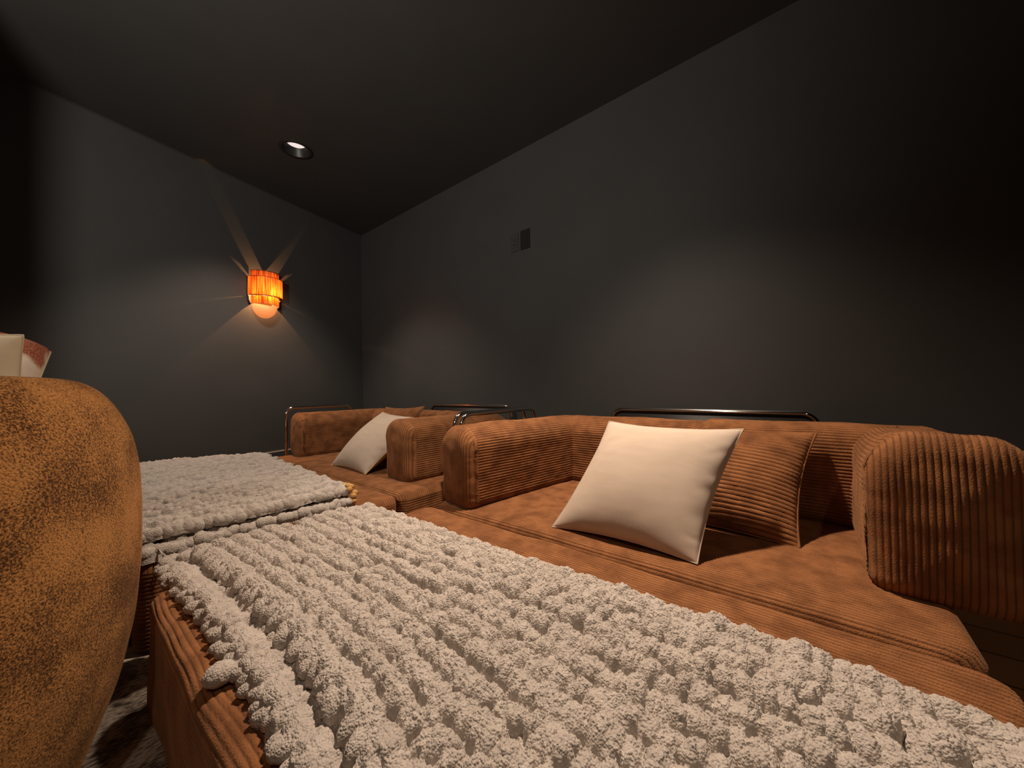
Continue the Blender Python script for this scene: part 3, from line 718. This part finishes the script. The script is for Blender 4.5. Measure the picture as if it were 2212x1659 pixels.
make_pillow('patterned_pillow', 'beige backed pillow with orange woven front, upright in the armchair, cut by the picture edge', 'pillow',
            (B1+np.array((0, 0, -0.25)), B1+np.array((-0.42, -0.10, -0.25)), A1+np.array((-0.42, -0.10, -0.03)), A1), 0.07, M['weave'], 81,
            back=M['beige'], back_name='back_cover', group='patterned pillows in the armchair', pipe=M['beige'], res=80, wr=0.012, pinch=0.05, full=0.4)
P2 = ray_at(72, 850, 1.36); Q2 = ray_at(109, 760, 1.52)
make_pillow('patterned_pillow', 'beige backed pillow with orange woven face, just right of the taller pillow on the armchair', 'pillow',
            (P2, Q2, Q2+np.array((-0.36, 0.06, 0.03)), P2+np.array((-0.36, 0.06, 0.05))), 0.085, M['weave'], 83,
            back=M['beige'], back_name='back_cover', group='patterned pillows in the armchair', pipe=M['beige'], res=80, wr=0.010, pinch=0.0, full=0.32)

# ------------------------------------------------------------------ recessed downlight
dl = empty('recessed_downlight', (hx, hy, CEIL))
tag(dl, 'round black recessed ceiling light glowing white, above the room corner', 'ceiling light')
mb = MB(); mb.lathe([(0.086, 0.0), (0.086, -0.004), (0.092, -0.006), (0.108, -0.005), (0.112, 0.0)], 64); mb.build('trim_ring', M['black'], dl)
mb = MB(); mb.lathe([(0.087, -0.004), (0.080, 0.010), (0.064, 0.046), (0.062, 0.052)], 64); mb.build('baffle', M['black'], dl)
ml, nt, b = new_mat('lamp_lens'); b.inputs['Base Color'].default_value = (0.8, 0.8, 0.8, 1)
b.inputs['Emission Color'].default_value = (1.0, 0.88, 0.84, 1); b.inputs['Emission Strength'].default_value = 0.85
mb = MB(); mb.lathe([(0.0, 0.050), (0.063, 0.050)], 48); mb.build('lens', ml, dl)

# ------------------------------------------------------------------ wall sconce
sc0 = np.array([1.137, 3.760])
sc = empty('wall_sconce', (sc0[0], sc0[1], 1.72), WA)
tag(sc, 'tiered amber string drum wall lamp glowing on the back wall', 'wall lamp')
ms, nt, b = new_mat('amber_string_shade')
for n in list(nt.nodes):
    if n.type != 'OUTPUT_MATERIAL': nt.nodes.remove(n)
out = [n for n in nt.nodes if n.type == 'OUTPUT_MATERIAL'][0]
tc = nt.nodes.new('ShaderNodeTexCoord'); mp = nt.nodes.new('ShaderNodeMapping'); mp.inputs['Scale'].default_value = (1, 1, 0.04)
nz = nt.nodes.new('ShaderNodeTexNoise'); nz.inputs['Scale'].default_value = 130; nz.inputs['Detail'].default_value = 3
nt.links.new(tc.outputs['Object'], mp.inputs['Vector']); nt.links.new(mp.outputs['Vector'], nz.inputs['Vector'])
rp = nt.nodes.new('ShaderNodeValToRGB')
rp.color_ramp.elements[0].position = 0.35; rp.color_ramp.elements[0].color = (0.20, 0.06, 0.015, 1)
rp.color_ramp.elements[1].position = 0.62; rp.color_ramp.elements[1].color = (0.55, 0.27, 0.09, 1)
nt.links.new(nz.outputs['Fac'], rp.inputs['Fac'])
tr = nt.nodes.new('ShaderNodeBsdfTranslucent'); df = nt.nodes.new('ShaderNodeBsdfDiffuse'); mx = nt.nodes.new('ShaderNodeMixShader'); mx.inputs[0].default_value = 0.25
nt.links.new(rp.outputs['Color'], tr.inputs['Color']); nt.links.new(rp.outputs['Color'], df.inputs['Color'])
nt.links.new(tr.outputs[0], mx.inputs[1]); nt.links.new(df.outputs[0], mx.inputs[2]); nt.links.new(mx.outputs[0], out.inputs['Surface'])
def half_drum(r, z0, z1, th=0.003, gap=0.004):
    mb = MB(); a = np.linspace(PI+0.03, 2*PI-0.03, 60)
    for rr in (r, r-th):
        P = np.array([[(rr*math.cos(t), rr*math.sin(t)-gap, z) for z in np.linspace(z0, z1, 6)] for t in a]); mb.grid(P, flip=(rr != r))
    for z in (z0, z1):
        mb.grid(np.array([[(rr*math.cos(t), rr*math.sin(t)-gap, z) for rr in (r, r-th)] for t in a]))
    return mb
Z0 = 1.72
half_drum(0.140, 1.638-Z0, 1.800-Z0).build('outer_shade', ms, sc)
half_drum(0.113, 1.800-Z0, 1.857-Z0).build('upper_shade', ms, sc)
half_drum(0.113, 1.570-Z0, 1.638-Z0).build('lower_shade', ms, sc)
def half_ring(r0, r1, z, slots, th=0.003):
    mb = MB()
    for (a0, a1) in slots:
        a = np.linspace(R_(a0), R_(a1), 30)
        mb.grid(np.array([[(rr*math.cos(t), rr*math.sin(t)-0.004, z) for rr in (r0, r1)] for t in a]))
        mb.grid(np.array([[(rr*math.cos(t), rr*math.sin(t)-0.004, z+th) for rr in (r0, r1)] for t in a]), flip=True)
    return mb
mb = half_ring(0.111, 0.138, 1.798-Z0, [(192, 348)]); mb.build('shelf_ring', M['black'], sc)
mb = half_ring(0.111, 0.138, 1.640-Z0, [(188, 352)]); mb.build('shelf_ring', M['black'], sc)
mb = half_ring(0.0, 0.111, 1.852-Z0, [(212, 335)]); mb.build('top_cap', M['black'], sc)
for zz, rr in ((1.638, 0.1415), (1.800, 0.1415), (1.570, 0.1145), (1.857, 0.1145)):
    mb = MB(); a = np.linspace(PI+0.02, 2*PI-0.02, 40)
    mb.tube([(rr*math.cos(t), rr*math.sin(t)-0.004, zz-Z0) for t in a], 0.0016, 8); mb.build('rim_wire', M['black'], sc)
mb = MB(); mb.box(-0.055, 0.055, -0.014, 0.0, 1.60-Z0, 1.80-Z0); mb.build('back_plate', M['black'], sc)
for sx in (-1, 1):
    mb = MB(); mb.tube([(sx*0.137, -0.008, 1.80-Z0), (sx*0.137, -0.008, 1.64-Z0), (sx*0.133, -0.008, 1.60-Z0), (sx*0.118, -0.008, 1.56-Z0), (sx*0.113, -0.008, 1.57-Z0)], 0.006, 8)
    mb.build('bracket', M['black'], sc)
mg, nt, b = new_mat('frosted_glass')
for n in list(nt.nodes):
    if n.type != 'OUTPUT_MATERIAL': nt.nodes.remove(n)
out = [n for n in nt.nodes if n.type == 'OUTPUT_MATERIAL'][0]
tl = nt.nodes.new('ShaderNodeBsdfTranslucent'); tl.inputs[0].default_value = (1.0, 0.46, 0.16, 1)
tp = nt.nodes.new('ShaderNodeBsdfTransparent'); mx = nt.nodes.new('ShaderNodeMixShader'); mx.inputs[0].default_value = 0.955
nt.links.new(tl.outputs[0], mx.inputs[1]); nt.links.new(tp.outputs[0], mx.inputs[2]); nt.links.new(mx.outputs[0], out.inputs['Surface'])
a = np.linspace(0.35, PI-0.02, 26)
mb = MB(); mb.lathe([(0.098*math.sin(t), 1.562-Z0+0.100*math.cos(t)) for t in a[10:]], 40, (0, -0.0), PI, 2*PI)
mb.build('glass_globe', mg, sc)
mbulb, nt, b = new_mat('bulb_glow')
for n in list(nt.nodes):
    if n.type != 'OUTPUT_MATERIAL': nt.nodes.remove(n)
out = [n for n in nt.nodes if n.type == 'OUTPUT_MATERIAL'][0]
em = nt.nodes.new('ShaderNodeEmission'); em.inputs[0].default_value = (1.0, 0.72, 0.42, 1); em.inputs[1].default_value = 8
tp = nt.nodes.new('ShaderNodeBsdfTransparent'); ad = nt.nodes.new('ShaderNodeAddShader')
nt.links.new(em.outputs[0], ad.inputs[0]); nt.links.new(tp.outputs[0], ad.inputs[1]); nt.links.new(ad.outputs[0], out.inputs['Surface'])
mb = MB(); a = np.linspace(0, PI, 16); mb.lathe([(0.022*math.sin(t), 1.69-Z0-0.026*math.cos(t)) for t in a], 24, (0, -0.058)); mb.build('bulb', mbulb, sc)
pl_ = bpy.data.lights.new('sconce_lamp', 'POINT'); pl_.energy = 22.0; pl_.color = (1.0, 0.43, 0.16); pl_.shadow_soft_size = 0.004
lo = bpy.data.objects.new('sconce_lamp', pl_); COL.objects.link(lo)
pq = sc0+WN*0.062; lo.location = (pq[0], pq[1], 1.672)

# ------------------------------------------------------------------ wall plates
op = empty('outlet_plate', (2.2, 1.757, 1.912)); tag(op, 'wall coloured socket plate with two dark holes, left of the black plate', 'wall plate')
mb = MB(); mb.box(-0.006, 0.0, -0.038, 0.038, -0.068, 0.068); mb.build('cover', M['plate'], op, smooth=False)
mb = MB(); mb.box(-0.0085, -0.006, -0.018, 0.018, -0.04, 0.04); ins = mb.build('insert', M['plate'], op, smooth=False)
for dz in (0.013, -0.018):
    mb = MB(); mb.add([(-0.0088, 0.006*math.cos(t), dz+0.006*math.sin(t)) for t in np.linspace(0, 2*PI, 16, endpoint=False)], [tuple(range(15, -1, -1))])
    mb.build('socket_hole', M['black'], ins, smooth=False)
bp_ = empty('blank_plate', (2.2, 1.654, 1.913)); tag(bp_, 'black rectangular wall plate high on the right wall', 'wall plate')
mb = MB(); mb.box(-0.007, 0.0, -0.043, 0.043, -0.072, 0.072); mb.build('cover', M['black'], bp_, smooth=False)
mb = MB(); mb.box(-0.010, -0.007, -0.024, 0.024, -0.05, 0.05); mb.build('insert', M['black'], bp_, smooth=False)
